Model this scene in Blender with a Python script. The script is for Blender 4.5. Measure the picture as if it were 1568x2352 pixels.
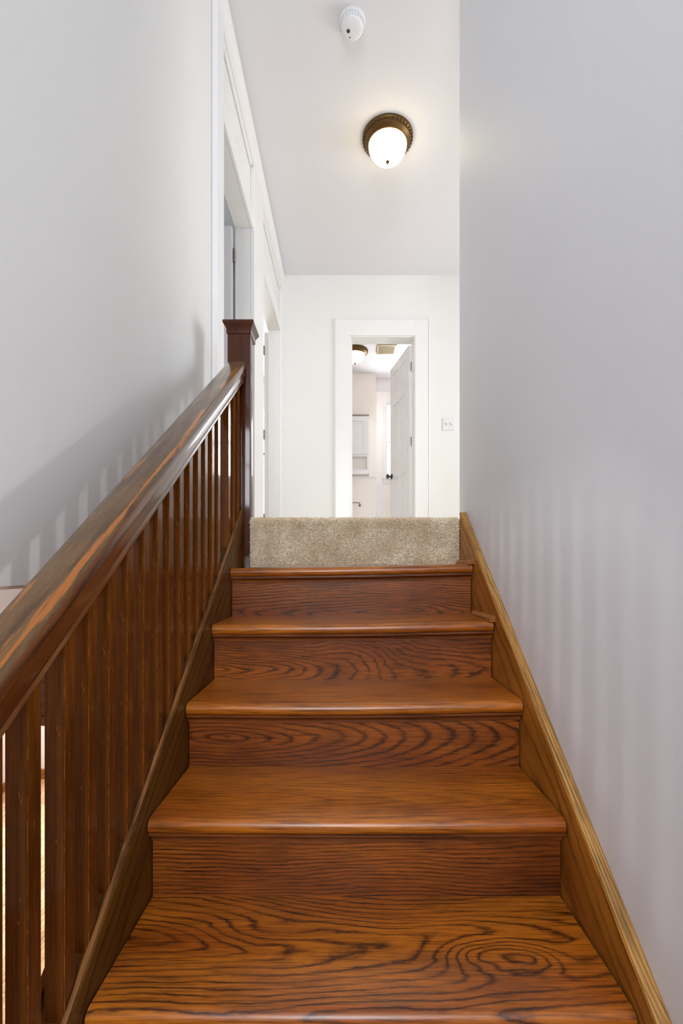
import bpy, bmesh, math, random
from mathutils import Vector, Matrix
random.seed(7)
C = bpy.context.scene.collection
for o in list(bpy.data.objects): bpy.data.objects.remove(o)
EYE = 2.52          # height of the lens above the lower floor; everything below is written relative to the lens
F = 1065.0          # focal length in pixels of the 1568 x 2352 frame

# ------------------------------------------------------------------ camera, world, lights, exposure
cd = bpy.data.cameras.new('camera'); cam = bpy.data.objects.new('camera', cd); C.objects.link(cam)
cam.location = (0, 0, 0); cam.rotation_euler = (math.pi/2, 0, 0)
cd.sensor_fit = 'VERTICAL'; cd.sensor_height = 36; cd.lens = 36*F/2352
cd.shift_x = -6/2352; cd.shift_y = 124/2352; cd.clip_start = .02
bpy.context.scene.camera = cam
w = bpy.data.worlds.new('world'); bpy.context.scene.world = w; w.use_nodes = True
w.node_tree.nodes['Background'].inputs[0].default_value = (.97, .98, 1, 1)
w.node_tree.nodes['Background'].inputs[1].default_value = 1.15
def area(name, loc, aim, sx, sy, power, col=(1, 1, 1), spread=180):
    l = bpy.data.lights.new(name, 'AREA'); l.shape = 'RECTANGLE'; l.size = sx; l.size_y = sy
    l.energy = power; l.color = col; l.spread = math.radians(spread)
    o = bpy.data.objects.new(name, l); C.objects.link(o); o.location = loc
    o.rotation_euler = (Vector(aim)-Vector(loc)).to_track_quat('-Z', 'Y').to_euler(); return o
# daylight at the windows of the house, the lower back one added as fill (all outside the window openings built below)
area('daylight_lower_room', (-3.95, .92, -.70), (0, .92, -.2), .34, .55, 48, (1, .98, .95))
area('lower_back_fill', (-3.95, 3.9, -1.2), (-1.5, 4.6, -1.6), 1.3, 1.3, 85, (1, .98, .95))  # fill light, added with its window to brighten the lower room
area('daylight_bedroom', (-3.95, 2.7, 1.3), (0, 2.7, 1.0), 1.4, 1.5, 45, (.93, .96, 1))
area('daylight_back_bedroom', (-1.55, 7.2, 1.5), (-1.0, 4, .9), .9, 1.5, 110, (.93, .96, 1))
area('daylight_hall', (2.85, 3.1, 1.4), (0, 3.6, .9), 1.3, 1.5, 36, (.95, .97, 1))
area('daylight_bathroom', (.95, 7.2, 1.85), (.5, 5, 1), .6, 1.1, 52, (1, .985, .97))
area('daylight_stair_window', (-.05, -2.45, 1.35), (-.05, 2, .9), .9, 2.0, 78, (.99, .99, 1))
l = bpy.data.lights.new('added_low_spot', 'SPOT'); l.energy = 6.3; l.spot_size = math.radians(72); l.spot_blend = .6; l.shadow_soft_size = .026
fo = bpy.data.objects.new('added_low_spot', l); C.objects.link(fo); fo.location = (.42, .46, -.52)      # unseen spot added low by the wall to cast the baluster shadow bars
fo.rotation_euler = Vector((-1, .72, 1.12)).to_track_quat('-Z', 'Y').to_euler()
sc = bpy.context.scene
sc.view_settings.view_transform = 'Standard'; sc.view_settings.look = 'None'
sc.view_settings.gamma = 1; sc.view_settings.exposure = 0.47
sc.view_settings.use_curve_mapping = False
sc.cycles.use_denoising = True
sc.cycles.max_bounces = 10; sc.cycles.diffuse_bounces = 7; sc.cycles.glossy_bounces = 4
sc.cycles.sample_clamp_indirect = 6; sc.cycles.caustics_reflective = False; sc.cycles.caustics_refractive = False

# ------------------------------------------------------------------ helpers: objects
ORG = {}
def tag(o, label=None, cat=None, group=None, kind=None):
    if label: o['label'] = label
    if cat: o['category'] = cat
    if group: o['group'] = group
    if kind: o['kind'] = kind
    return o
def thing(name, label, cat, loc, group=None):
    o = bpy.data.objects.new(name, None); C.objects.link(o); o.location = loc; o.empty_display_size = .05
    ORG[o.name] = Vector(loc); return tag(o, label, cat, group)
def obj(name, bm, mat, parent=None, origin=None, smooth=False, kind=None, label=None):
    """link a bmesh written in eye space as one object"""
    if origin is None:
        xs = [v.co for v in bm.verts]
        origin = Vector([(min(c[i] for c in xs)+max(c[i] for c in xs))/2 for i in range(3)])
    origin = Vector(origin)
    bmesh.ops.translate(bm, verts=bm.verts, vec=-origin)
    me = bpy.data.meshes.new(name); bm.to_mesh(me); bm.free()
    for m in (mat if isinstance(mat, (list, tuple)) else [mat]): me.materials.append(m)
    if smooth:
        for p in me.polygons: p.use_smooth = True
        me.set_sharp_from_angle(angle=math.radians(40))
    o = bpy.data.objects.new(name, me); C.objects.link(o)
    ORG[o.name] = origin
    if parent: o.parent = parent; o.location = origin-ORG[parent.name]
    else: o.location = origin
    return tag(o, label, None, None, kind)
def dup(o, name, parent, shift):
    c = o.copy(); c.name = name; C.objects.link(c); c.parent = parent
    c.location = o.location+Vector(shift); ORG[c.name] = ORG[o.name]+Vector(shift); return c
def box(x0, x1, y0, y1, z0, z1, bev=0, bm=None, seg=2):
    own = bm is None
    b = bmesh.new()
    bmesh.ops.create_cube(b, size=1)
    for v in b.verts: v.co = Vector(((x0+x1)/2+v.co.x*(x1-x0), (y0+y1)/2+v.co.y*(y1-y0), (z0+z1)/2+v.co.z*(z1-z0)))
    if bev: bmesh.ops.bevel(b, geom=b.edges[:], offset=bev, segments=seg, affect='EDGES', profile=.5)
    if own: return b
    merge(bm, b); return bm
def merge(bm, b):
    t = bpy.data.meshes.new('t'); b.to_mesh(t); b.free(); bm.from_mesh(t); bpy.data.meshes.remove(t)
def extrude_x(prof, x0, x1, n=1, bev=0, warp=None):
    """prof: closed list of (y, z); swept from x0 to x1"""
    b = bmesh.new(); rings = []
    for i in range(n+1):
        x = x0+(x1-x0)*i/n
        rings.append([b.verts.new((x, y, z+(warp(x, y) if warp else 0))) for y, z in prof])
    m = len(prof)
    for i in range(n):
        for j in range(m):
            b.faces.new((rings[i][j], rings[i+1][j], rings[i+1][(j+1) % m], rings[i][(j+1) % m]))
    b.faces.new(rings[0]); b.faces.new(rings[-1][::-1])
    bmesh.ops.recalc_face_normals(b, faces=b.faces)
    if bev: bmesh.ops.bevel(b, geom=[e for e in b.edges if e.calc_face_angle(0) > .4], offset=bev, segments=2, affect='EDGES')
    return b
def sweep(prof, p0, p1, n=1):
    """prof: list of (x offset, height) in the section; swept along the straight line p0 -> p1 lying in a y-z plane, plumb-cut ends"""
    b = bmesh.new(); p0, p1 = Vector(p0), Vector(p1); rings = []
    for i in range(n+1):
        p = p0.lerp(p1, i/n); rings.append([b.verts.new((p.x+a, p.y, p.z+h)) for a, h in prof])
    m = len(prof)
    for i in range(n):
        for j in range(m): b.faces.new((rings[i][j], rings[i+1][j], rings[i+1][(j+1) % m], rings[i][(j+1) % m]))
    b.faces.new(rings[0]); b.faces.new(rings[-1][::-1]); bmesh.ops.recalc_face_normals(b, faces=b.faces); return b
def lathe(prof, cx, cy, seg=48, squash=None):
    """prof: list of (r, z) from one end to the other"""
    b = bmesh.new(); rings = []
    for r, z in prof:
        if r < 1e-6: rings.append([b.verts.new((cx, cy, z))])
        else: rings.append([b.verts.new((cx+r*math.cos(2*math.pi*k/seg), cy+r*math.sin(2*math.pi*k/seg), z)) for k in range(seg)])
    for a, c in zip(rings, rings[1:]):
        for k in range(seg):
            k2 = (k+1) % seg
            if len(a) == 1 and len(c) == 1: continue
            if len(a) == 1: b.faces.new((a[0], c[k], c[k2]))
            elif len(c) == 1: b.faces.new((a[k], a[k2], c[0]))
            else: b.faces.new((a[k], a[k2], c[k2], c[k]))
    bmesh.ops.recalc_face_normals(b, faces=b.faces); return b
def tube(path, r, seg=10):
    b = bmesh.new(); rings = []; path = [Vector(p) for p in path]
    for i, p in enumerate(path):
        t = (path[min(i+1, len(path)-1)]-path[max(i-1, 0)]).normalized()
        u = t.orthogonal().normalized() if i == 0 else (u-t*u.dot(t)).normalized()
        v = t.cross(u)
        rings.append([b.verts.new(p+u*r*math.cos(2*math.pi*k/seg)+v*r*math.sin(2*math.pi*k/seg)) for k in range(seg)])
    for a, c in zip(rings, rings[1:]):
        for k in range(seg): b.faces.new((a[k], a[(k+1) % seg], c[(k+1) % seg], c[k]))
    b.faces.new(rings[0]); b.faces.new(rings[-1][::-1]); bmesh.ops.recalc_face_normals(b, faces=b.faces); return b
def slab(axis, a0, a1, rect, holes=()):
    """a wall or plate: thickness a0..a1 along axis, rect (p0,p1,q0,q1) in the two other axes, with rectangular holes"""
    ps = sorted({rect[0], rect[1]} | {h[i] for h in holes for i in (0, 1)}); qs = sorted({rect[2], rect[3]} | {h[i] for h in holes for i in (2, 3)})
    ps = [p for p in ps if rect[0] <= p <= rect[1]]; qs = [q for q in qs if rect[2] <= q <= rect[3]]
    def solid(i, j):
        if i < 0 or j < 0 or i >= len(ps)-1 or j >= len(qs)-1: return False
        p, q = (ps[i]+ps[i+1])/2, (qs[j]+qs[j+1])/2
        return not any(h[0] < p < h[1] and h[2] < q < h[3] for h in holes)
    b = bmesh.new(); cache = {}
    def V(a, p, q):
        k = (a, p, q)
        if k not in cache: cache[k] = b.verts.new({'x': (a, p, q), 'y': (p, a, q), 'z': (p, q, a)}[axis])
        return cache[k]
    for i in range(len(ps)-1):
        for j in range(len(qs)-1):
            if not solid(i, j): continue
            P0, P1, Q0, Q1 = ps[i], ps[i+1], qs[j], qs[j+1]
            for a in (a0, a1): b.faces.new((V(a, P0, Q0), V(a, P1, Q0), V(a, P1, Q1), V(a, P0, Q1)))
            if not solid(i-1, j): b.faces.new((V(a0, P0, Q0), V(a0, P0, Q1), V(a1, P0, Q1), V(a1, P0, Q0)))
            if not solid(i+1, j): b.faces.new((V(a0, P1, Q0), V(a0, P1, Q1), V(a1, P1, Q1), V(a1, P1, Q0)))
            if not solid(i, j-1): b.faces.new((V(a0, P0, Q0), V(a0, P1, Q0), V(a1, P1, Q0), V(a1, P0, Q0)))
            if not solid(i, j+1): b.faces.new((V(a0, P0, Q1), V(a0, P1, Q1), V(a1, P1, Q1), V(a1, P0, Q1)))
    bmesh.ops.recalc_face_normals(b, faces=b.faces); return b
def struct(name, bm, mat, parent=None): return obj(name, bm, mat, parent, kind=None if parent else 'structure')

# ------------------------------------------------------------------ helpers: materials
def lin(r, g, b): return tuple(((c/255+.055)/1.055)**2.4 if c > 10 else c/255/12.92 for c in (r, g, b))+(1,)
class NT:
    def __init__(s, name):
        s.m = bpy.data.materials.new(name); s.m.use_nodes = True; s.t = s.m.node_tree; s.N = s.t.nodes
        s.bsdf = s.N['Principled BSDF']; s.co = s.N.new('ShaderNodeTexCoord').outputs['Object']
    def put(s, sock, v):
        if isinstance(v, bpy.types.NodeSocket): s.t.links.new(v, sock)
        else: sock.default_value = v
    def math(s, op, a, b=0.0, c=None, clamp=False):
        n = s.N.new('ShaderNodeMath'); n.operation = op; n.use_clamp = clamp; s.put(n.inputs[0], a); s.put(n.inputs[1], b)
        if c is not None: s.put(n.inputs[2], c)
        return n.outputs[0]
    def add(s, a, b): return s.math('ADD', a, b)
    def mul(s, a, b): return s.math('MULTIPLY', a, b)
    def dot(s, vec):
        n = s.N.new('ShaderNodeVectorMath'); n.operation = 'DOT_PRODUCT'; s.put(n.inputs[0], s.co); n.inputs[1].default_value = vec
        return n.outputs['Value']
    def vec(s, x, y, z):
        n = s.N.new('ShaderNodeCombineXYZ'); s.put(n.inputs[0], x); s.put(n.inputs[1], y); s.put(n.inputs[2], z); return n.outputs[0]
    def noise(s, v, scale=1.0, detail=2.0, rough=.5):
        n = s.N.new('ShaderNodeTexNoise'); s.put(n.inputs['Vector'], v); n.inputs['Scale'].default_value = scale
        n.inputs['Detail'].default_value = detail; n.inputs['Roughness'].default_value = rough; return n.outputs[0]
    def ramp(s, f, stops, interp='LINEAR'):
        n = s.N.new('ShaderNodeValToRGB'); n.color_ramp.interpolation = interp; e = n.color_ramp.elements
        while len(e) < len(stops): e.new(.5)
        for q, (p, c) in zip(e, stops): q.position = p; q.color = c if not isinstance(c, (int, float)) else (c, c, c, 1)
        s.put(n.inputs[0], f); return n.outputs[0]
    def mix(s, f, a, b, mode='MIX'):
        n = s.N.new('ShaderNodeMix'); n.data_type = 'RGBA'; n.blend_type = mode
        s.put(n.inputs[0], f); s.put(n.inputs[6], a); s.put(n.inputs[7], b); return n.outputs[2]
    def bump(s, h, strength=.2, dist=.002):
        n = s.N.new('ShaderNodeBump'); n.inputs['Strength'].default_value = strength; n.inputs['Distance'].default_value = dist
        s.put(n.inputs['Height'], h); s.t.links.new(n.outputs[0], s.bsdf.inputs['Normal'])
    def out(s, col, rough=.5, **kw):
        s.put(s.bsdf.inputs['Base Color'], col); s.put(s.bsdf.inputs['Roughness'], rough)
        for k, v in kw.items(): s.put(s.bsdf.inputs[k.replace('_', ' ')], v)
        return s.m
def paint(name, rgb, rough=.55, relief=.12, spec=.35):
    n = NT(name); a = n.noise(n.co, 3.0, 3); b = n.noise(n.co, 160, 2)
    col = n.mix(a, tuple(c*.975 for c in lin(*rgb)[:3])+(1,), lin(*rgb))
    n.bump(n.add(b, n.mul(n.noise(n.co, 14, 3), 2.0)), relief, .0015)
    return n.out(col, rough, Specular_IOR_Level=spec)
def plain(name, rgb, rough=.5, metal=0, spec=.5):
    n = NT(name); a = n.noise(n.co, 60, 3)
    col = n.mix(a, tuple(c*.88 for c in lin(*rgb)[:3])+(1,), lin(*rgb))
    return n.out(col, n.math('MULTIPLY_ADD', a, .15, rough-.07), Metallic=metal, Specular_IOR_Level=spec)
def wood(name, light, mid, dark, U=(1, 0, 0), V=(0, 1, 0), W=(0, 0, 1), freq=70, v0=0.0, w0=.02, u0=0.0, tilt=.1, warp=.03, knots=(), seed=0.0,
         rough=.3, pores=.55, jitter=.6, coat=.08, stretch=1.0, wear=None, sharp=.16, bump=.22, spec=.3, coat_r=.25, grain=1.0, coat_ior=1.5):
    """sawn board: ring distance from a tilted log axis, bent by noise and knots; u runs with the grain"""
    n = NT(name); u = n.dot(U); v = n.dot(V); w_ = n.dot(W); us = n.add(u, seed)
    n1 = n.math('SUBTRACT', n.noise(n.vec(n.mul(us, 2.4*stretch), n.mul(v, 6), n.add(n.mul(w_, 6), seed*3)), 1, 1.5), .5)
    n2 = n.math('SUBTRACT', n.noise(n.vec(n.mul(us, 7*stretch), n.mul(v, 22), n.add(n.mul(w_, 22), seed*5)), 1, 2), .5)
    vv = n.add(n.add(v, -v0), n.mul(n1, warp*2.2)); ww = n.add(n.add(w_, w0), n.add(n.mul(n.add(u, -u0), tilt), n.mul(n1, warp*1.2)))
    r = n.mul(n.math('SQRT', n.add(n.mul(vv, vv), n.mul(ww, ww))), freq)
    n3 = n.math('SUBTRACT', n.noise(n.vec(n.mul(us, 30), n.mul(v, 95), n.mul(w_, 95)), 1, 2, .6), .5)
    r = n.add(n.add(r, n.mul(n2, jitter)), n.mul(n3, jitter*.75))
    for ku, kv, su, sv, amp in knots:
        du = n.mul(n.add(u, -ku), 1/su); dv = n.mul(n.add(n.add(v, -kv), n.mul(n2, .03)), 1/sv)
        r = n.add(r, n.mul(n.math('POWER', 2.718, n.mul(n.add(n.mul(du, du), n.mul(dv, dv)), -1.0)), amp))
    s = n.math('FRACT', r)
    line = n.ramp(s, [(0, 1.0), (sharp*.7, .5), (sharp*1.3, .06), (.70, .0), (.86, .5), (.94, 1.0)])
    fib = n.noise(n.vec(n.mul(us, 10), n.mul(v, 300), n.mul(w_, 300)), 1, 3, .6)
    thick = n.noise(n.vec(n.mul(us, 5), n.mul(v, 30), n.mul(w_, 30)), 1, 2)
    amt = n.mul(line, n.ramp(thick, [(.28, .3), (.55, 1.0)]))
    amt = n.math('MULTIPLY', amt, n.mul(n.ramp(fib, [(.25, 1.0), (.75, .62)]), grain), clamp=True)
    tone = n.noise(n.vec(n.mul(us, 1.6), n.mul(v, 7), n.mul(w_, 7)), 1, 3)
    base = n.mix(n.ramp(tone, [(.3, 0), (.7, 1)]), mid, light)
    por = n.ramp(fib, [(.36, pores), (.50, 1.0), (.68, 1.28)])
    col = n.mix(1.0, base, por, 'MULTIPLY')
    col = n.mix(amt, col, dark)
    blot = n.ramp(n.noise(n.vec(n.mul(us, 5), n.mul(v, 9), n.mul(w_, 9)), 1, 4, .6), [(.32, .72), (.5, 1), (.75, 1.06)])
    col = n.mix(1.0, col, blot, 'MULTIPLY')
    if wear: col = wear(n, col, u, v, w_, fib)
    n.bump(n.add(n.mul(fib, .5), n.mul(amt, -.6)), bump, .0012)
    return n.out(col, n.math('MULTIPLY_ADD', fib, .16, rough-.06), Coat_Weight=coat, Coat_Roughness=coat_r, Coat_IOR=coat_ior, Specular_IOR_Level=spec)

# ---- palette
M_wall = paint('wall_paint', (228, 228, 226), .6)
M_wall_cool = paint('wall_paint_cool', (224, 225, 229), .5, .16)
M_ceil = paint('ceiling_paint', (222, 221, 225), .7)
M_trim = paint('gloss_white_paint', (232, 231, 231), .28, .05, .5)
M_tile = paint('bath_wall_paint', (240, 237, 235), .3, .03)
M_warm = paint('bath_warm_paint', (240, 234, 228), .35, .03)
M_lower = paint('lower_wall_paint', (236, 231, 230), .6)
M_bronze = plain('aged_bronze', (104, 78, 44), .38, .85)
M_nickel = plain('dull_nickel', (120, 112, 105), .3, .9)
M_white = plain('white_plastic', (232, 232, 234), .35)
M_plate = plain('white_plate', (228, 228, 230), .3)
M_dark = plain('dark_slot', (55, 55, 58), .6)
M_vent = plain('tan_grille_paint', (176, 160, 118), .5)
M_sub = plain('rough_framing', (150, 120, 85), .8)
def glow(name, col, strength, edge=None):
    n = NT(name); lw = n.N.new('ShaderNodeLayerWeight'); lw.inputs[0].default_value = .35
    marb = n.noise(n.co, 16, 4, .6)
    c = n.mix(n.ramp(marb, [(.35, 0), (.65, 1)]), col, tuple(min(1, k*1.08) for k in col[:3])+(1,))
    n.put(n.bsdf.inputs['Emission Color'], c); n.bsdf.inputs['Emission Strength'].default_value = strength
    return n.out(lin(240, 232, 215), .25)
M_bowl = glow('lit_alabaster_glass', (1, .80, .48, 1), 7.5)
M_bowl2 = glow('lit_alabaster_glass_bath', (1, .84, .58, 1), .8)
def glass(name, tint=(1, 1, 1, 1)):
    n = NT(name); t = n.N.new('ShaderNodeBsdfTransparent'); t.inputs[0].default_value = tint
    g = n.N.new('ShaderNodeBsdfGlossy'); g.inputs['Roughness'].default_value = .03
    mx = n.N.new('ShaderNodeMixShader'); mx.inputs[0].default_value = .06
    n.t.links.new(t.outputs[0], mx.inputs[1]); n.t.links.new(g.outputs[0], mx.inputs[2])
    n.t.links.new(mx.outputs[0], n.N['Material Output'].inputs['Surface']); return n.m
M_glass = glass('window_glass', (.96, .98, 1, 1))
def carpet_mat(name, a, b):
    n = NT(name); gm = n.N.new('ShaderNodeNewGeometry')
    t = n.noise(n.co, 9, 3, .6); f = n.noise(n.co, 330, 2)
    col = n.mix(n.ramp(t, [(.35, 0), (.68, 1)]), lin(*a), lin(*b))
    col = n.mix(1.0, col, n.ramp(gm.outputs['Random Per Island'], [(0, .62), (.22, 1), (1, 1.22)]), 'MULTIPLY')
    n.bump(f, .6, .004); return n.out(col, .95, Specular_IOR_Level=.05, Sheen_Weight=.25)
M_carpet = carpet_mat('beige_cut_pile', (226, 206, 174), (250, 240, 220))

# ------------------------------------------------------------------ measured layout
RISE, RUN = .185, .2455
XL, XR = -.431, .489            # tread ends
XW = .517                       # stair wall on the right
XB = -.62                       # wall on the left, upstairs
DTOP = 1.747                    # nosing of the uppermost wooden tread, level with the lens
CEIL, LAND, FLOOR = 2.81, .195, -2.52
DFAR = 4.48
NST = 14
nose = lambda k: (DTOP-RUN*k, -RISE*k)

# ------------------------------------------------------------------ the setting
struct('wall_right', slab('x', XW, XW+.13, (-2.2, 2.078, FLOOR, CEIL)), M_wall_cool)
struct('wall_left', slab('x', XB-.1, XB, (-2.2, 2.17, -.037, CEIL)), M_wall)
D1, D2 = (2.29, 3.07, -1, 2.235), (3.41, 4.40, -1, 2.235)
struct('wall_hall_left', slab('x', XB-.1, XB, (2.17, 4.60, LAND-.24, CEIL), [(2.29, 3.07, LAND, 2.235), (3.41, 4.40, LAND, 2.235)]), M_wall)
struct('wall_far', slab('y', DFAR, DFAR+.15, (XB, 2.9, LAND-.2, CEIL), [(.055, .686, LAND, 2.225)]), M_wall)
struct('wall_hall_right', slab('x', 2.75, 2.87, (1.9, DFAR, LAND-.2, CEIL), [(2.4, 3.8, .8, 2.2)]), M_wall)
struct('wall_hall_near', slab('y', 1.948, 2.078, (XW+.13, 2.75, LAND-.2, CEIL)), M_wall)
struct('wall_house_left', slab('x', -3.92, -3.80, (-2.2, 7.2, FLOOR, CEIL), [(.74, 1.10, -1.05, -.36), (3.2, 4.6, -1.9, -.55), (2.0, 3.4, .75, 2.1)]), M_lower)
struct('wall_stair_back', slab('y', -2.33, -2.2, (-3.92, XW+.13, FLOOR, CEIL), [(-.5, .4, .35, 2.4)]), M_wall)
struct('wall_lower_back', slab('y', 5.5, 5.6, (-3.8, -.5, FLOOR, -.05)), M_lower)
struct('wall_bedroom', slab('y', 3.16, 3.26, (-3.8, XB-.1, LAND-.02, CEIL)), M_wall)
struct('wall_back_bedroom', slab('y', 7.0, 7.15, (-3.8, -.72, LAND-.02, CEIL), [(-1.95, -1.16, .80, 2.33)]), M_wall)
struct('wall_bathroom_left', slab('x', -.72, -.60, (4.60, 7.0, LAND-.02, CEIL)), M_warm)
struct('wall_bathroom_right', slab('x', 1.45, 1.57, (DFAR+.15, 7.0, LAND-.02, CEIL)), M_warm)
struct('wall_bathroom_back', slab('y', 6.96, 7.08, (-.6, 1.45, LAND-.02, CEIL), [(.645, 1.2, 1.33, 2.40)]), M_tile)
struct('wall_bathroom_chase', slab('y', 6.76, 6.96, (-.6, .462, LAND-.02, CEIL)), M_warm)
struct('ceiling', slab('z', CEIL, CEIL+.1, (-3.92, 2.9, -2.2, 7.2)), M_ceil)
struct('ceiling_lower', slab('z', -.05, .0, (-3.8, XB-.1, -2.2, 5.5)), M_lower)
struct('ceiling_under_hall', slab('z', -.05, .0, (XB-.1, -.50, 2.08, 5.5)), M_lower)
struct('wall_opening_header', slab('y', 1.70, 1.84, (-3.8, -.50, -.345, -.05)), M_lower)

# wood palettes
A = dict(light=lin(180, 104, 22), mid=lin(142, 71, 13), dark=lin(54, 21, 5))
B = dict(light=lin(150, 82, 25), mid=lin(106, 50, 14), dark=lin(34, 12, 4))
SL = math.atan2(RISE, RUN); cs, sn = math.cos(SL), math.sin(SL)
SU, SV, SW = (0, cs, sn), (0, -sn, cs), (1, 0, 0)
def golden(n, col, u, v, w_, fib):      # scuffs on the old skirting
    k = n.ramp(n.noise(n.vec(n.mul(u, 5), n.mul(v, 60), n.mul(w_, 60)), 1, 3, .7), [(.62, 0), (.72, .6)])
    return n.mix(k, col, lin(86, 52, 22))
M_skirt = wood('amber_skirt_wood', lin(186, 122, 44), lin(158, 96, 32), lin(112, 64, 22), U=SU, V=SV, W=SW, freq=26, tilt=.03, warp=.03, rough=.36, pores=.85, seed=3.1)
M_skirt_top = wood('raw_edge_wood', lin(190, 146, 84), lin(160, 114, 56), lin(84, 52, 22), U=SU, V=SV, W=SW, freq=260, w0=.05, tilt=.02, warp=.012, rough=.5, pores=.6, seed=9.2, coat=.05, wear=golden)
def chips(n, col, u, v, w_, fib):
    k = n.ramp(n.noise(n.vec(n.mul(u, 22), n.mul(v, 90), n.mul(w_, 90)), 1, 3, .6), [(.70, 0), (.73, .8)])
    return n.mix(k, col, lin(150, 92, 40))
def bal_edges(n, col, u, v, w_, fib):      # varnish rubbed off the arrises
    e = n.mul(n.math('GREATER_THAN', n.math('ABSOLUTE', v), .0145), n.math('GREATER_THAN', n.math('ABSOLUTE', w_), .0137))
    k = n.ramp(n.noise(n.vec(n.mul(u, 26), n.mul(v, 40), n.mul(w_, 40)), 1, 4, .7), [(.48, .12), (.60, .8)])
    col = chips(n, col, u, v, w_, fib)
    return n.mix(n.mul(e, k), col, lin(146, 90, 42))
DK = dict(light=lin(116, 66, 22), mid=lin(82, 41, 13), dark=lin(50, 19, 8))
M_string = wood('dark_stringer_wood', lin(110, 72, 26), lin(84, 52, 18), lin(54, 30, 11), U=SU, spec=.12, V=SV, W=SW, freq=40, tilt=.03, warp=.02, rough=.35, pores=.8, seed=5.4, wear=chips)
M_string_top = wood('worn_stringer_edge', lin(160, 110, 62), lin(112, 68, 34), lin(66, 36, 20), U=SU, V=SV, W=SW, freq=120, tilt=.02, warp=.01, rough=.35, pores=.7, seed=1.4, wear=chips)
M_bal = wood('baluster_wood', **DK, U=(0, 0, 1), V=(1, 0, 0), W=(0, 1, 0), freq=60, tilt=.02, warp=.02, rough=.24, pores=.85, seed=2.0, coat=.6, coat_r=.08, spec=.02, coat_ior=1.38, grain=.3, wear=bal_edges, jitter=.3)
M_newel = wood('newel_wood', lin(80, 40, 17), lin(60, 27, 12), lin(38, 15, 8), U=(0, 0, 1), V=(1, 0, 0), W=(0, 1, 0), freq=50, tilt=.02, warp=.02, rough=.24, pores=.85, seed=7.7, coat=.9, coat_r=.08, spec=.02, coat_ior=1.38, grain=.4, jitter=.3)
M_mould = wood('moulding_wood', lin(128, 70, 30), lin(100, 52, 22), lin(60, 28, 12), freq=60, tilt=.02, warp=.02, rough=.3, pores=.75, seed=4.0)
M_quarter = wood('quarter_round_wood', lin(182, 116, 52), lin(146, 84, 36), lin(84, 44, 18), U=(0, 1, 0), V=(1, 0, 0), freq=60, tilt=.02, warp=.02, rough=.32, pores=.8, seed=6.0)
M_header = wood('header_wood', lin(112, 66, 40), lin(92, 52, 32), lin(64, 34, 22), V=(0, 0, 1), W=(0, 1, 0), freq=40, tilt=.02, warp=.03, rough=.35, pores=.8, seed=8.0)
M_base = wood('lower_baseboard_wood', lin(176, 112, 52), lin(150, 88, 38), lin(96, 54, 24), V=(0, 0, 1), W=(0, 1, 0), freq=50, tilt=.02, warp=.02, rough=.35, pores=.8, seed=2.8)
M_planks = [wood('lower_floor_plank_wood', lin(*a), lin(*b), lin(*c), U=(0, 1, 0), V=(1, 0, 0), freq=50, tilt=.05, warp=.03, rough=.3, pores=.85, seed=s)
            for a, b, c, s in (((232, 196, 150), (218, 178, 132), (180, 136, 92), 1.0), ((224, 184, 140), (208, 164, 120), (170, 124, 84), 2.0), ((238, 206, 164), (224, 188, 146), (190, 148, 104), 3.0))]

# floors: upper landing and the lower room with its planks
struct('floor_landing', slab('z', .0, LAND-.012, (XB, 2.75, 2.02, DFAR+.15)), M_sub)
struct('floor_bathroom', slab('z', .0, LAND, (-.6, 1.45, DFAR+.15, 6.96)), M_tile)
struct('floor_bedrooms', slab('z', .0, LAND-.01, (-3.8, XB-.1, 2.0, 7.0)), M_sub)
fl = struct('floor_lower', slab('z', FLOOR-.12, FLOOR-.012, (-3.92, XW+.13, -2.2, 5.6)), M_sub)
PW = .085
pl = obj('plank', box(-3.8+.0008, -3.8+PW-.0008, 0, 1.35, FLOOR-.012, FLOOR, .0012, seg=1), M_planks[0], fl)
variants = [pl.data]+[pl.data.copy() for _ in range(2)]
for me, m in zip(variants, M_planks): me.materials[0] = m
rr = random.Random(3); first = True; count = 0
for i in range(39):
    y = .35-rr.random()*1.2
    while y < 5.49 and count < 290:
        if first: o = pl; first = False
        else: o = pl.copy(); o.name = 'plank'; C.objects.link(o); o.parent = fl
        y1 = min(y+1.35, 5.5); o.data = variants[rr.randrange(3)]; o.scale.y = (y1-y-.0015)/1.35
        o.location = Vector((-3.8+PW*(i+.5), (y+y1)/2, FLOOR-.006))-ORG[fl.name]; y = y1; count += 1
struct('baseboard_back', box(-3.79, -.6, 5.478, 5.5, FLOOR, FLOOR+.115, .004), M_base)
struct('baseboard_left', box(-3.80, -3.778, -2.2, 5.478, FLOOR, FLOOR+.10, .004), wood('lower_side_baseboard_wood', lin(176, 112, 52), lin(150, 88, 38), lin(96, 54, 24), U=(0, 1, 0), V=(0, 0, 1), W=(1, 0, 0), freq=50, tilt=.02, warp=.02, rough=.35, pores=.8, seed=2.2))
hd = struct('trim_1', box(-3.8, -.505, 1.672, 1.70, -.573, -.345, .004), M_header)
obj('soffit', box(-3.8, -.505, 1.70, 1.84, -.573, -.345, .002), M_header, hd)
obj('moulding', box(-3.8, -.505, 1.655, 1.672, -.573, -.540, .006), M_header, hd)
# wall under the left stringer, down to the lower floor
struct('wall_under_stairs', extrude_x([(DTOP+.25, .0-.2), (DTOP+.25, FLOOR), (DTOP-RUN*12.4, FLOOR), (DTOP-RUN*12.4, -RISE*12.4-.14)], -.487, -.452), M_lower)

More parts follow.
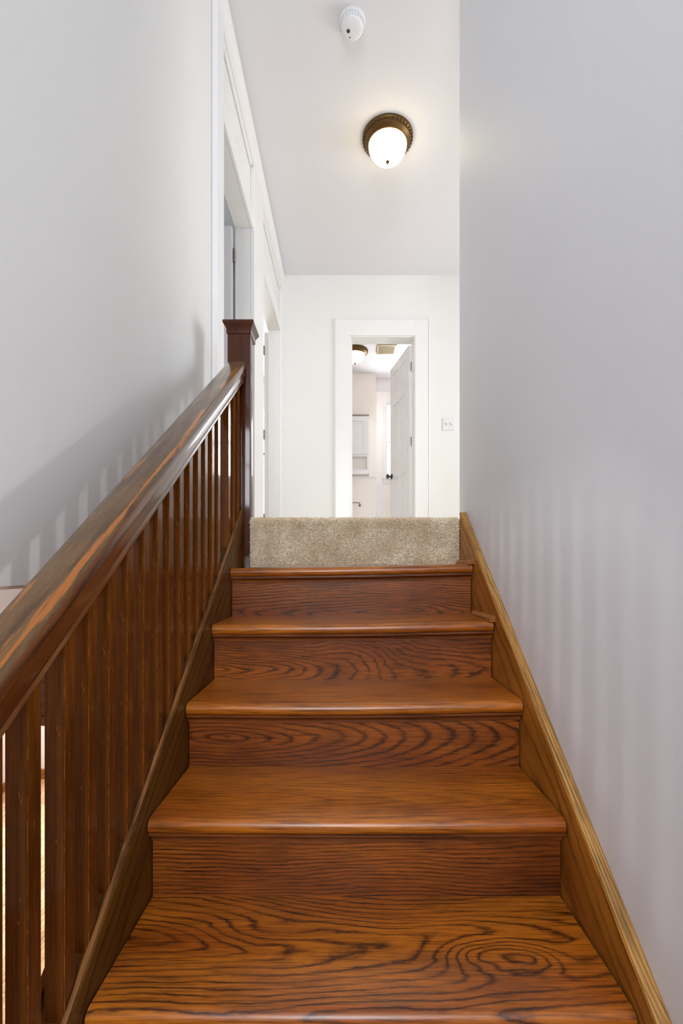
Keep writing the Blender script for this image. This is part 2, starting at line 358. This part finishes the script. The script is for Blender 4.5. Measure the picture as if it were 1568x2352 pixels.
# white woodwork along the left side of the hall
t2 = struct('trim_2', box(XB, -.592, 2.17, DFAR, 2.655, CEIL, .004), M_trim)
t3 = struct('trim_3', box(XB, -.592, 2.17, 2.29, LAND-.2, 2.655, .004), M_trim)
t4 = struct('trim_4', box(XB, -.592, 3.07, 3.41, LAND, 2.655, .004), M_trim)
t5 = struct('trim_5', box(XB, -.592, 4.40, DFAR, LAND, 2.655, .004), M_trim)
for y0, y1 in ((2.29, 3.07), (3.41, 4.40)):
    h = obj('head_casing', box(XB, -.600, y0, y1, 2.235, 2.345, .004), M_trim, t2)
    obj('panel_bead', box(XB, -.603, y0+.03, y1-.03, 2.625, 2.655, .006), M_trim, t2)
obj('picture_moulding', sweep([(0, 0), (.02, .012), (.022, .035), (0, .05)], (-.592, 2.17, CEIL-.06), (-.592, DFAR, CEIL-.06)), M_trim, t2)
# casing of the bathroom doorway
t6 = struct('trim_6', box(.055-.139, .055+.004, DFAR-.014, DFAR, LAND, 2.225+.15, .004), M_trim)
obj('bead', box(.055-.148, .055-.139, DFAR-.018, DFAR, LAND, 2.225+.15, .005), M_trim, t6)
t7 = struct('trim_7', box(.686-.004, .686+.125, DFAR-.014, DFAR, LAND, 2.225+.15, .004), M_trim)
obj('bead', box(.686+.125, .686+.134, DFAR-.018, DFAR, LAND, 2.225+.15, .005), M_trim, t7)
t8 = struct('trim_8', box(.055, .686, DFAR-.014, DFAR, 2.225-.004, 2.225+.15, .004), M_trim)
obj('bead', box(-.093, .82, DFAR-.018, DFAR, 2.225+.15, 2.225+.159, .005), M_trim, t8)
t9 = struct('trim_9', box(.055, .067, DFAR+.0, DFAR+.15, LAND, 2.225, .002), M_trim)
obj('stop', box(.067, .080, DFAR+.07, DFAR+.11, LAND, 2.225, .003), M_trim, t9)
t10 = struct('trim_10', box(.674, .686, DFAR, DFAR+.15, LAND, 2.225, .002), M_trim)
obj('head_jamb', box(.067, .674, DFAR, DFAR+.15, 2.213, 2.225, .002), M_trim, t10)
struct('baseboard_far', box(XB, -.1, DFAR-.018, DFAR, LAND, LAND+.14, .004), M_trim)
struct('baseboard_far_right', box(.83, 2.75, DFAR-.018, DFAR, LAND, LAND+.14, .004), M_trim)

# ------------------------------------------------------------------ doors
def leaf(name, hinge, direction, width, z0, z1, thick, panels, mat=M_trim):
    """six-panel leaf: stiles and rails proud of recessed panels; hinge at (x,y), leaf runs along direction"""
    d = Vector((direction[0], direction[1], 0)).normalized(); nrm = Vector((-d.y, d.x, 0))
    M = Matrix(((d.x, nrm.x, 0, hinge[0]), (d.y, nrm.y, 0, hinge[1]), (0, 0, 1, 0), (0, 0, 0, 1)))
    root = bpy.data.objects.new(name, None); C.objects.link(root); root.location = (hinge[0], hinge[1], z0); ORG[root.name] = Vector((hinge[0], hinge[1], z0))
    root['kind'] = 'structure'
    def part(pn, b, m=mat, parent=root, smooth=False):
        bmesh.ops.transform(b, matrix=M, verts=b.verts); return obj(pn, b, m, parent, smooth=smooth)
    part('slab', slab('y', -thick/2, thick/2, (0, width, z0, z1), [(a*width, b*width, z0+(z1-z0)*c, z0+(z1-z0)*e) for a, b, c, e in panels]))
    for a, b, c, e in panels:
        a, b, c, e = a*width, b*width, z0+(z1-z0)*c, z0+(z1-z0)*e
        p = bmesh.new()
        for s in (1, -1):
            y0, y1 = s*thick*.22, s*thick*.42; q = .028
            o_ = [(a, y0, c), (b, y0, c), (b, y0, e), (a, y0, e)]; i_ = [(a+q, y1, c+q), (b-q, y1, c+q), (b-q, y1, e-q), (a+q, y1, e-q)]
            vo = [p.verts.new(v) for v in o_]; vi = [p.verts.new(v) for v in i_]
            p.faces.new(vi)
            for k in range(4): p.faces.new((vo[k], vo[(k+1) % 4], vi[(k+1) % 4], vi[k]))
        part('panel', p)
    return root, part
six = [(.16, .46, .05, .38), (.54, .84, .05, .38), (.16, .46, .46, .78), (.54, .84, .46, .78), (.16, .46, .84, .95), (.54, .84, .84, .95)]
def knob_set(part, u, z, thick, mat):
    for s in (1, -1):
        prof = [(0, .0), (.031, .0), (.031, .004), (.022, .010), (.010, .014), (.010, .032), (.022, .038), (.028, .047), (.026, .058), (.014, .064), (0, .065)]
        b = lathe(prof, 0, 0, 24)
        bmesh.ops.transform(b, matrix=Matrix.Translation((u, s*thick/2, z)) @ Matrix.Rotation(-s*math.pi/2, 4, 'X'), verts=b.verts)
        part('knob', b, mat, smooth=True)
def hinges(part, zs, thick, u=0.0):
    for z in zs:
        b = tube([(u-.006, thick/2+.004, z-.045), (u-.006, thick/2+.004, z+.045)], .007, 10); box(u-.004, u+.03, thick/2-.001, thick/2+.002, z-.044, z+.044, 0, b); part('hinge', b, M_nickel)
d1, P = leaf('door_1', (.664, DFAR+.172), (-.12, .57), .60, LAND+.008, 2.21, .035, six); knob_set(P, .55, 1.0, .035, plain('tarnished_knob_metal', (96, 84, 76), .3, .85)); hinges(P, (.45, 1.25, 2.0), -.035)
d2, P = leaf('door_2', (-.735, 3.05), (-1, .02), .76, LAND+.008, 2.225, .035, six); hinges(P, (.45, 1.25, 2.05), -.035); knob_set(P, .69, 1.15, .035, M_nickel)
d3, P = leaf('door_3', (-.742, 4.42), (-.085, .63), .66, LAND+.008, 2.225, .035, six); knob_set(P, .58, 1.205, .035, M_nickel); hinges(P, (.45, 1.25, 2.05), .035)

# ------------------------------------------------------------------ windows
def window(name, axis, at, out_, u0, u1, z0, z1, face_in, cas=.09):
    """double-hung window: casing, sill, two sashes with a pane each; axis is the wall's normal"""
    def bx(ua, ub, na, nb, za, zb, bev=.003):
        n0, n1 = min(na, nb), max(na, nb)
        return box(n0, n1, ua, ub, za, zb, bev) if axis == 'x' else box(ua, ub, n0, n1, za, zb, bev)
    root = bpy.data.objects.new(name, None); C.objects.link(root); loc = Vector((at, (u0+u1)/2, z0) if axis == 'x' else ((u0+u1)/2, at, z0)); root.location = loc; ORG[root.name] = loc
    root['kind'] = 'structure'; s = face_in
    obj('casing', bx(u0-cas, u0, at, at+s*.02, z0, z1+cas), M_trim, root); obj('casing', bx(u1, u1+cas, at, at+s*.02, z0, z1+cas), M_trim, root)
    obj('head_casing', bx(u0, u1, at, at+s*.02, z1, z1+cas), M_trim, root); obj('sill', bx(u0-cas-.02, u1+cas+.02, at-s*.05, at+s*.055, z0-.03, z0), M_trim, root)
    obj('apron', bx(u0-cas, u1+cas, at, at+s*.018, z0-.10, z0-.03), M_trim, root)
    zm = (z0+z1)/2
    for za, zb, dep in ((zm-.02, z1, .075), (z0, zm+.02, .045)):
        n0 = at-s*dep; n1 = n0+s*.03; f = .042
        sash = obj('sash', (lambda b: (merge(b, bx(u1-f, u1, n0, n1, za, zb, 0)), merge(b, bx(u0+f, u1-f, n0, n1, zb-f, zb, 0)), merge(b, bx(u0+f, u1-f, n0, n1, za, za+f, 0)), b)[-1])(bx(u0, u0+f, n0, n1, za, zb, 0)), M_trim, root)
        obj('pane', bx(u0+f, u1-f, n0+s*.012, n0+s*.016, za+f, zb-f, 0), M_glass, sash)
    return root
window('window_1', 'y', 6.96, 1, .645, 1.2, 1.33, 2.40, -1, .055)
window('window_2', 'y', 7.0, 1, -1.95, -1.16, .80, 2.33, -1)
window('window_3', 'x', -3.80, -1, .74, 1.10, -1.05, -.36, 1)
window('window_6', 'y', -2.2, -1, -.5, .4, .35, 2.4, 1, .06)
window('fill_window_8', 'x', -3.80, -1, 3.2, 4.6, -1.9, -.55, 1)  # unseen opening added to let fill light into the lower room
window('window_4', 'x', -3.80, -1, 2.0, 3.4, .75, 2.1, 1)
window('window_5', 'x', 2.75, 1, 2.4, 3.8, .8, 2.2, -1)
bl = thing('window_blind', 'white slatted blind lowered over the lower half of the bathroom window', 'blind', (.92, 6.945, 1.34))
obj('head_rail', box(.66, 1.185, 6.928, 6.958, 1.84, 1.865, .003), M_white, bl); obj('bottom_rail', box(.66, 1.185, 6.933, 6.955, 1.345, 1.358, .003), M_white, bl)
def slat_bm(z):
    return extrude_x([(6.932, z-.004), (6.945, z), (6.957, z+.006), (6.957, z+.007), (6.945, z+.0015), (6.932, z-.003)], .662, 1.183)
s0 = obj('slat', slat_bm(1.375), M_white, bl)
for k in range(1, 19): dup(s0, 'slat', bl, (0, 0, .0245*k))

# ------------------------------------------------------------------ staircase
st = thing('staircase', 'brown varnished oak stairs with rounded nosings climbing to the carpeted landing', 'stairs', (0.03, -1.3, FLOOR))
tread_par = {   # board by board: how the grain runs
 0: dict(freq=90, w0=.03, tilt=.05, grain=.5), 1: dict(freq=80, w0=.06, tilt=.03, v0=.05, grain=.3),
 2: dict(freq=80, w0=.07, tilt=.03, v0=-.02, u0=.1, grain=.3), 3: dict(freq=85, w0=.05, tilt=.07, v0=-.05, u0=.3, warp=.035, grain=.45),
 4: dict(freq=92, w0=.045, tilt=.09, v0=.01, u0=-.20, warp=.04, knots=((.25, -.018, .085, .036, 4.5), (.33, -.03, .05, .03, 2.5), (-.2, .03, .12, .03, 1.6)), jitter=.7, grain=1.1)}
riser_par = {
 0: dict(freq=110, w0=.03, tilt=.08, v0=-.06, u0=.40, warp=.03, jitter=.8), 1: dict(freq=115, w0=.02, tilt=.13, v0=-.05, u0=-.42, warp=.045, jitter=1.0),
 2: dict(freq=100, w0=.0, tilt=.16, v0=.008, u0=-.42, warp=.02, jitter=.6), 3: dict(freq=125, w0=.03, tilt=.05, v0=.10, u0=-.3, warp=.035, jitter=.9),
 4: dict(freq=110, w0=.03, tilt=.07)}
TH = .034
def tread_prof(d, z):
    p = []; r = TH/2
    for k in range(9):
        a = math.pi/2+math.pi*k/8; p.append((d+r+r*math.cos(a), z-r+r*math.sin(a)))
    return p+[(d+RUN+.03, z-TH), (d+RUN+.03, z)]
def shallow(k):
    amp = (.003, .004, .005, .003, .002)[min(k, 4)]; tilt = (.008, .006, .004, 0, 0)[min(k, 4)]
    return lambda x, y: -amp*math.cos((x-.03)/.46*math.pi/2)+tilt*(x-.03)/.46
for k in range(NST-1):
    d, z = nose(k)
    b = extrude_x(tread_prof(d, z), XL+.0025, XR-.0050, 16, 0, shallow(k))
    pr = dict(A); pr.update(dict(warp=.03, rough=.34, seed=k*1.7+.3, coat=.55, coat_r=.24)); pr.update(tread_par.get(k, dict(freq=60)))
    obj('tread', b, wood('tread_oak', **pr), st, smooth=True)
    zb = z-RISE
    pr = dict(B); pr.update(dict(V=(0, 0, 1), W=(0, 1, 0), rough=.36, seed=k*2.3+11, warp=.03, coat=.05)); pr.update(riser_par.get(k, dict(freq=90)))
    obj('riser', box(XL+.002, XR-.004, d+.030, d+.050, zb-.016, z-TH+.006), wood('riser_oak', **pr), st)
    y, zz = d+.030, z-TH+.001
    prof = [(y, zz), (y-.021, zz), (y-.021, zz-.006), (y-.019, zz-.008)]+[(y-.018+.013*math.sin(a), zz-.009-.012*(1-math.cos(a))) for a in (0, .4, .8, 1.2, 1.57)]+[(y-.005, zz-.025), (y, zz-.025)]
    obj('scotia_moulding', extrude_x(prof, XL+.0015, XR-.0025, 8, 0, shallow(k)), M_mould, st, smooth=True)
# unseen dark core added under treads and behind risers to block light in gaps
prof = [(2.02, -.040)]
for k in range(NST-1):
    d, z = nose(k); prof += [(d+.056, z-.040), (d+.056, z-RISE-.040)]
prof += [(DTOP-RUN*12.4, nose(12)[1]-RISE-.040), (DTOP-RUN*12.4, nose(12)[1]-RISE-.2), (2.02, -.35)]
obj('gap_light_block', extrude_x(prof, XL+.001, XR-.001), plain('light_block_dark', (52, 30, 16), .9, 0, .1), st)
# riser behind the carpet
obj('riser', box(-.399, XR-.002, 1.985, 2.005, -.022, LAND-.02), M_mould, st)
# skirt board on the wall side, in two lengths, raw top edge
sk = lambda d: -.715+.768*(d-.7366)
def skirt(d0, d1, x0, x1, cut0=0.0, cut1=0.0):
    b = extrude_x([(d0+cut0, sk(d0+cut0)), (d1+cut1, sk(d1+cut1)), (d1, sk(d1)-.34 if d1 > 1.9 else sk(d1)-.34), (d0, sk(d0)-.34)], x0, x1, 1, 0)
    b.normal_update()
    for f in b.faces: f.material_index = 1 if f.normal.z > .6 else 0
    bmesh.ops.bevel(b, geom=[e for e in b.edges if any(f.material_index for f in e.link_faces)], offset=.0025, segments=2, affect='EDGES', material=-1)
    return b
obj('skirt_board', skirt(DTOP-RUN*12.4, 1.742, XR, XW), [M_skirt, M_skirt_top], st, label='amber skirt board with a raw light top edge')
obj('skirt_board', skirt(1.7445, 1.966, XR, XW), [M_skirt, M_skirt_top], st, label='short amber end piece of the skirt board')
# quarter rounds lying on the two uppermost treads against the skirt
for k, ln in ((0, .235), (1, .24)):
    d, z = nose(k); z += .006+(.003 if k == 0 else 0)
    prof = [(0, 0)]+[(-.019*math.cos(a), .019*math.sin(a)) for a in [i*math.pi/12 for i in range(7)]]
    b = sweep(prof, (XR, d-.002, z-.002), (XR, d+ln-.02, z-.002)); obj('quarter_round', b, M_quarter, st, smooth=True)
# closed stringer under the balusters: face, worn lip and the groove with fillets
sl = lambda d: -.717+.76*(d-.726)
dA, dB = DTOP-RUN*12.4, 1.992
b = extrude_x([(dA, sl(dA)), (dB, sl(dB)), (dB, sl(dB)-.36), (dA, sl(dA)-.36)], XL-.016, XL)
b.normal_update()
for f in b.faces: f.material_index = 1 if f.normal.z > .6 else 0
bmesh.ops.bevel(b, geom=[e for e in b.edges if any(f.material_index for f in e.link_faces)], offset=.004, segments=3, affect='EDGES', material=-1)
obj('stringer', b, [M_string, M_string_top], st, label='dark stringer board below the balusters', smooth=True)
b = extrude_x([(dA, sl(dA)-.018), (dB, sl(dB)-.018), (dB, sl(dB)-.36), (dA, sl(dA)-.36)], -.492, XL-.016)
obj('stringer_core', b, M_string, st)
b = extrude_x([(dA, sl(dA)), (dB, sl(dB)), (dB, sl(dB)-.36), (dA, sl(dA)-.36)], -.504, -.492); obj('stringer_back', b, M_string, st)

# ------------------------------------------------------------------ railing
ra = thing('stair_railing', 'dark reddish brown wooden railing with square balusters and a capped newel post', 'railing', (-.46, 1.0, -.6))
CX = -.4600
rt = lambda d: .880+.716*(d-1.99)
half = [(0, 0), (.014, -.0005), (.030, -.0015), (.0365, -.004), (.0390, -.008), (.0394, -.030), (.0362, -.034), (.0348, -.040), (.0345, -.062), (.0315, -.069), (.0275, -.071), (.0290, -.079), (.0285, -.090), (.0235, -.097), (.0, -.097)]
prof = half+[(-x, z) for x, z in half[-2:0:-1]]
def rail_wear(n, col, u, v, w_, fib):
    top = n.ramp(v, [(.0, 0), (.5, 0)])
    t = n.math('GREATER_THAN', v, .0315)
    nz = n.noise(n.vec(n.mul(u, 7), n.mul(w_, 45), 0.3), 1, 4, .6)
    speck = n.noise(n.vec(n.mul(u, 60), n.mul(w_, 160), 0), 1, 3, .7)
    olive = n.mix(n.ramp(nz, [(.35, 0), (.65, 1)]), lin(68, 49, 32), lin(102, 79, 50))
    olive = n.mix(n.ramp(speck, [(.58, 0), (.68, .28)]), olive, lin(150, 120, 78))
    c = n.mix(n.mul(t, .85), col, olive)
    edge = n.math('SMOOTH_MAX', n.math('SUBTRACT', 1.0, n.mul(n.math('ABSOLUTE', n.add(w_, -.027)), 90)), 0.0, .02)
    pat = n.noise(n.vec(n.mul(u, 4.5), n.mul(w_, 55), 7.7), 1, 3, .6)
    o_ = n.ramp(n.add(n.mul(edge, .2), pat), [(.61, 0), (.68, 1)])
    c = n.mix(n.mul(o_, n.mul(t, .9)), c, lin(158, 94, 38))
    low = n.math('MULTIPLY', n.math('LESS_THAN', v, -.026), n.ramp(nz, [(.4, .1), (.6, .75)]))
    return n.mix(low, c, lin(142, 98, 60))
RS = math.atan(.716); RU, RV = (0, math.cos(RS), math.sin(RS)), (0, -math.sin(RS), math.cos(RS))
M_rail = wood('handrail_wood', **DK, U=RU, V=RV, W=(1, 0, 0), freq=60, tilt=.02, warp=.02, rough=.3, pores=.8, seed=3.3, coat=1, coat_r=.14, spec=.1, coat_ior=1.32, wear=rail_wear, jitter=.3)
d0 = -.75
obj('handrail', sweep(prof, (CX, d0, rt(d0)), (CX, 1.992, rt(1.992)), 40), M_rail, ra, smooth=True, origin=(CX, (d0+1.992)/2, rt((d0+1.992)/2)-.046), label='worn handrail with orange rubbed patches')
bd = [.651, .737, .807, .877, .950, 1.029, 1.106, 1.179, 1.256, 1.333, 1.410, 1.482, 1.560, 1.636, 1.784, 1.866, 1.946]
bd = [.651-.0765*k for k in range(14, 0, -1)]+bd
BW = .0325; bxr = -.4445
rb = random.Random(5)
for i, d in enumerate(bd):
    b = bmesh.new(); x0, x1, y0, y1 = bxr-BW, bxr, d, d+.031
    vs = [b.verts.new((x, y, z)) for y, x, z in [(y0, x0, sl(y0)-.020), (y0, x1, sl(y0)-.020), (y1, x1, sl(y1)-.020), (y1, x0, sl(y1)-.020),
         (y0, x0, rt(y0)-.090), (y0, x1, rt(y0)-.090), (y1, x1, rt(y1)-.090), (y1, x0, rt(y1)-.090)]]
    for f in ((0, 1, 2, 3), (4, 7, 6, 5), (0, 4, 5, 1), (1, 5, 6, 2), (2, 6, 7, 3), (3, 7, 4, 0)): b.faces.new([vs[k] for k in f])
    bmesh.ops.recalc_face_normals(b, faces=b.faces)
    bmesh.ops.bevel(b, geom=b.edges[:], offset=.0018, segments=2, affect='EDGES')
    q = (y0+.0155, sl(y0)+.3+rb.uniform(-.6, .6))
    obj('baluster', b, M_bal, ra, smooth=True)
NX0, NX1, NY0, NY1 = -.501, -.4025, 1.99, 2.088
nw = obj('newel_post', box(NX0, NX1, NY0, NY1, -.19, 1.02, .003), M_newel, ra, smooth=True)
ncx, ncy, h = (NX0+NX1)/2, (NY0+NY1)/2, (NX1-NX0)/2
cap = bmesh.new(); rings = []
for e, z in [(0, .995), (.003, .998), (.004, 1.008), (.003, 1.014), (.006, 1.022), (.011, 1.030), (.016, 1.038), (.017, 1.041), (.0165, 1.049), (.013, 1.052), (-.02, 1.054)]:
    rings.append([cap.verts.new((ncx+sx*(h+e), ncy+sy*(h+e), z)) for sx, sy in ((-1, -1), (1, -1), (1, 1), (-1, 1))])
for a_, c_ in zip(rings, rings[1:]):
    for k in range(4): cap.faces.new((a_[k], a_[(k+1) % 4], c_[(k+1) % 4], c_[k]))
cap.faces.new(rings[0][::-1]); cap.faces.new(rings[-1])
obj('cap', cap, M_newel, nw, label='flared moulded cap')
# edge of the landing left of the newel
struct('trim_11', box(XB, NX0, 1.975, 2.02, LAND-.24, LAND+.03, .004), M_string)

# ------------------------------------------------------------------ carpet on the top step and landing
cp = thing('carpet', 'beige cut pile carpet wrapped over the top step and the landing', 'carpet', (.05, 1.96, 0))
CXL, CXR, CF = -.398, .487, 1.962
zt = LAND+.006; r = .022
prof = [(CF, -.006)]+[(CF+r-r*math.cos(a), zt-r+r*math.sin(a)) for a in [i*math.pi/12 for i in range(7)]]+[(NY1-.1, zt), (2.0, zt), (2.0, LAND-.012), (1.984, LAND-.012), (1.984, -.006)]
b = extrude_x(prof, CXL, CXR, 24)
obj('step_wrap', b, M_carpet, cp, smooth=True)
obj('landing_field', slab('z', LAND-.012, zt, (XB, 2.74, 2.0, DFAR-.02), [(XB, NX1, 2.0, NY1), (XW, 2.74, 2.0, 2.08)]), M_carpet, cp)
verts, faces = [], []; rc = random.Random(11)
def tuft(p, nrm, side):
    q = Vector(p); nn = (Vector(nrm)+Vector((rc.gauss(0, .45), rc.gauss(0, .45), rc.gauss(0, .45)))).normalized()
    L = rc.uniform(.005, .0095); wv = rc.uniform(.0011, .0019)
    s = nn.cross(Vector((rc.random()-.5, rc.random()-.5, rc.random()-.5))).normalized()*wv; t = nn.cross(s)
    i = len(verts)
    verts.extend([q+s, q-s*.5+t*.85, q-s*.5-t*.85, q+nn*L+s*.7, q+nn*L-s*.4+t*.6, q+nn*L-s*.4-t*.6])
    faces.extend([(i, i+1, i+4, i+3), (i+1, i+2, i+5, i+4), (i+2, i, i+3, i+5), (i+3, i+4, i+5)])
arc = r*math.pi/2
for _ in range(30000):
    x = rc.uniform(CXL+.002, CXR-.002); t = rc.uniform(0, (zt-r-.004)+arc+.05)
    if t < zt-r-.004: p, nr = (x, CF, .004+t), (0, -1, .05)
    elif t < zt-r-.004+arc:
        a = (t-(zt-r-.004))/r; p, nr = (x, CF+r-r*math.cos(a), zt-r+r*math.sin(a)), (0, -math.cos(a), math.sin(a))
    else: p, nr = (x, CF+r+(t-(zt-r-.004)-arc), zt), (0, 0, 1)
    tuft(p, nr, 0)
me = bpy.data.meshes.new('pile'); o_ = cp.location; me.from_pydata([v-o_ for v in verts], [], faces); me.materials.append(M_carpet)
pile = bpy.data.objects.new('pile', me); C.objects.link(pile); pile.parent = cp; pile['kind'] = 'stuff'

# ------------------------------------------------------------------ lamps
def ceiling_lamp(name, label, cx, cy, R, mat):
    t = thing(name, label, 'lamp', (cx, cy, CEIL), 'ceiling lamps'); z = CEIL; k = R/.165
    b = lathe([(0, z), (R, z), (R, z-.010*k), (R*.985, z-.016*k), (R*.93, z-.022*k), (R*.915, z-.034*k), (R*.86, z-.040*k), (R*.80, z-.052*k), (R*.76, z-.054*k), (R*.74, z-.050*k), (R*.74, z-.03*k), (0, z-.02*k)], cx, cy, 64)
    pan = obj('rim', b, M_bronze, t, smooth=True)
    beads = bmesh.new()
    for q in range(40):
        a = 2*math.pi*q/40; s = bmesh.new(); bmesh.ops.create_icosphere(s, subdivisions=1, radius=.0062*k)
        bmesh.ops.translate(s, verts=s.verts, vec=(cx+R*.965*math.cos(a), cy+R*.965*math.sin(a), z-.020*k)); merge(beads, s)
    obj('bead_ring', beads, M_bronze, pan, smooth=True)
    rb_ = R*.755; D = .112*k; zb = z-.046*k
    pr = [(rb_*math.cos(a), zb-D*math.sin(a)**.92 if a > 0 else zb) for a in [i*math.pi/2/14 for i in range(15)]]; pr[-1] = (0, zb-D)
    obj('glass_bowl', lathe(pr, cx, cy, 56), mat, t, smooth=True)
    zf = zb-D+.002
    obj('finial', lathe([(0, zf), (.011*k, zf-.001), (.012*k, zf-.005*k), (.006*k, zf-.008*k), (.008*k, zf-.013*k), (.005*k, zf-.019*k), (0, zf-.021*k)], cx, cy, 20), M_bronze, t, smooth=True)
ceiling_lamp('ceiling_lamp', 'lit alabaster bowl lamp in a bronze ring on the hall ceiling', .285, 3.04, .165, M_bowl)
ceiling_lamp('ceiling_lamp', 'bronze ringed bowl lamp seen through the bathroom doorway', .142, 6.05, .17, M_bowl2)

# smoke alarm
sd = thing('smoke_detector', 'white round smoke detector on the ceiling nearer than the lamp', 'smoke detector', (.042, 2.39, CEIL))
x, y, z = .042, 2.39, CEIL
obj('base', lathe([(0, z), (.066, z), (.066, z-.010), (.062, z-.014), (0, z-.014)], x, y, 48), M_white, sd, smooth=True)
cv = obj('cover', lathe([(.058, z-.014), (.060, z-.022), (.059, z-.036), (.054, z-.044), (.042, z-.049), (.020, z-.050), (0, z-.050)], x, y, 48), M_white, sd, smooth=True)
b = bmesh.new()
for q in range(24):
    a = 2*math.pi*q/24; s = box(-.002, .002, -.0012, .0012, -.008, .008)
    bmesh.ops.transform(s, matrix=Matrix.Translation((x+.0592*math.cos(a), y+.0592*math.sin(a), z-.029)) @ Matrix.Rotation(a, 4, 'Z'), verts=s.verts); merge(b, s)
obj('vent_slots', b, plain('grey_slot', (196, 196, 200), .6), cv)
obj('test_button', lathe([(.009, z-.049), (.009, z-.052), (.007, z-.053), (0, z-.053)], x-.020, y+.002, 20), M_dark, cv, smooth=True)
obj('indicator', lathe([(.003, z-.049), (.003, z-.0515), (0, z-.052)], x-.012, y+.032, 12), M_dark, cv, smooth=True)

# switch plate on the far wall
sw = thing('light_switch', 'white double toggle switch plate on the far hall wall', 'light switch', (1.007, DFAR, 1.37))
pz, px = 1.37, 1.007
obj('plate', box(px-.058, px+.058, DFAR-.007, DFAR, pz-.058, pz+.058, .003), M_plate, sw)
for s in (-1, 1):
    tg = obj('toggle', box(px+s*.023-.005, px+s*.023+.005, DFAR-.017, DFAR-.006, pz-.002, pz+.012, .002), M_white, sw)
    obj('slot', box(px+s*.023-.007, px+s*.023+.007, DFAR-.0075, DFAR-.006, pz-.013, pz+.013), plain('slot_shadow', (186, 186, 190), .5), tg)

# ------------------------------------------------------------------ bathroom
cb = thing('wall_cabinet', 'white bathroom wall cabinet with a panelled door above an open cubby', 'cabinet', (.15, 6.76, 1.32))
x0, x1, yf, yb = -.06, .352, 6.64, 6.76
obj('carcass', slab('y', yf, yb, (x0, x1, 1.36, 2.15), [(x0+.02, x1-.025, 1.385, 1.57)]), M_trim, cb)
obj('back_panel', box(x0+.02, x1-.025, yb-.012, yb-.002, 1.385, 1.57), M_warm, cb)
dr = obj('door', slab('y', yf-.02, yf, (x0+.005, x1-.005, 1.60, 2.14), [(x0+.07, x1-.075, 1.67, 2.07)]), M_trim, cb)
obj('panel', box(x0+.07, x1-.075, yf-.012, yf-.003, 1.67, 2.07, .004), M_trim, dr)
obj('top_board', box(x0-.01, x1+.006, yf-.03, yb, 2.15, 2.165, .003), plain('cabinet_top_edge', (176, 160, 150), .5), cb)
obj('bottom_shelf', box(x0-.01, x1+.01, yf-.03, yb, 1.315, 1.36, .006), M_trim, cb)
tb = thing('towel_bar', 'thin dark grey towel bar on the bathroom wall under the cabinet', 'towel bar', (.1, 6.72, .92))
pth = [(-.25, 6.76, .915), (-.25, 6.71, .915), (-.235, 6.70, .915), (.195, 6.70, .915), (.215, 6.702, .912), (.226, 6.708, .900), (.228, 6.73, .885), (.228, 6.76, .88)]
obj('bar', tube(pth, .006, 10), M_nickel, tb, smooth=True)
obj('flange', lathe([(0, -.006), (.018, -.006), (.018, .002), (0, .004)], 0, 0, 20), M_nickel, tb, origin=(0, 0, 0))
fo = [o for o in tb.children if o.name.startswith('flange')][0]; fo.rotation_euler = (math.pi/2, 0, 0); fo.location = Vector((.228, 6.756, .88))-tb.location
struct('trim_12', box(-.6, .462, 6.742, 6.76, 1.285, 1.31, .004), M_trim)
struct('trim_13', box(.462, 1.45, 6.945, 6.96, 2.62, 2.66, .006), M_trim)
struct('trim_14', box(.462, .575, 6.944, 6.96, LAND, 1.235, .004), M_trim)
struct('trim_15', box(.575, 1.45, 6.952, 6.96, LAND, 1.22, .003), M_warm)
vt = thing('exhaust_vent', 'square tan exhaust grille on the bathroom ceiling', 'vent', (.54, 5.99, CEIL))
vx0, vx1, vy0, vy1 = .425, .665, 5.86, 6.11
obj('frame', slab('z', CEIL-.022, CEIL, (vx0, vx1, vy0, vy1), [(vx0+.02, vx1-.02, vy0+.02, vy1-.02)]), M_vent, vt)
obj('backing', box(vx0+.02, vx1-.02, vy0+.02, vy1-.02, CEIL-.006, CEIL-.001), plain('grille_backing', (140, 124, 86), .7), vt)
g0 = obj('slat', box(vx0+.02, vx1-.02, vy0+.024, vy0+.032, CEIL-.020, CEIL-.006, .001, seg=1), M_vent, vt)
for q in range(1, 14): dup(g0, 'slat', vt, (0, .0152*q, 0))

# ------------------------------------------------------------------ put the lower floor at z = 0
for o in list(bpy.data.objects):
    if o.parent is None: o.location.z += EYE
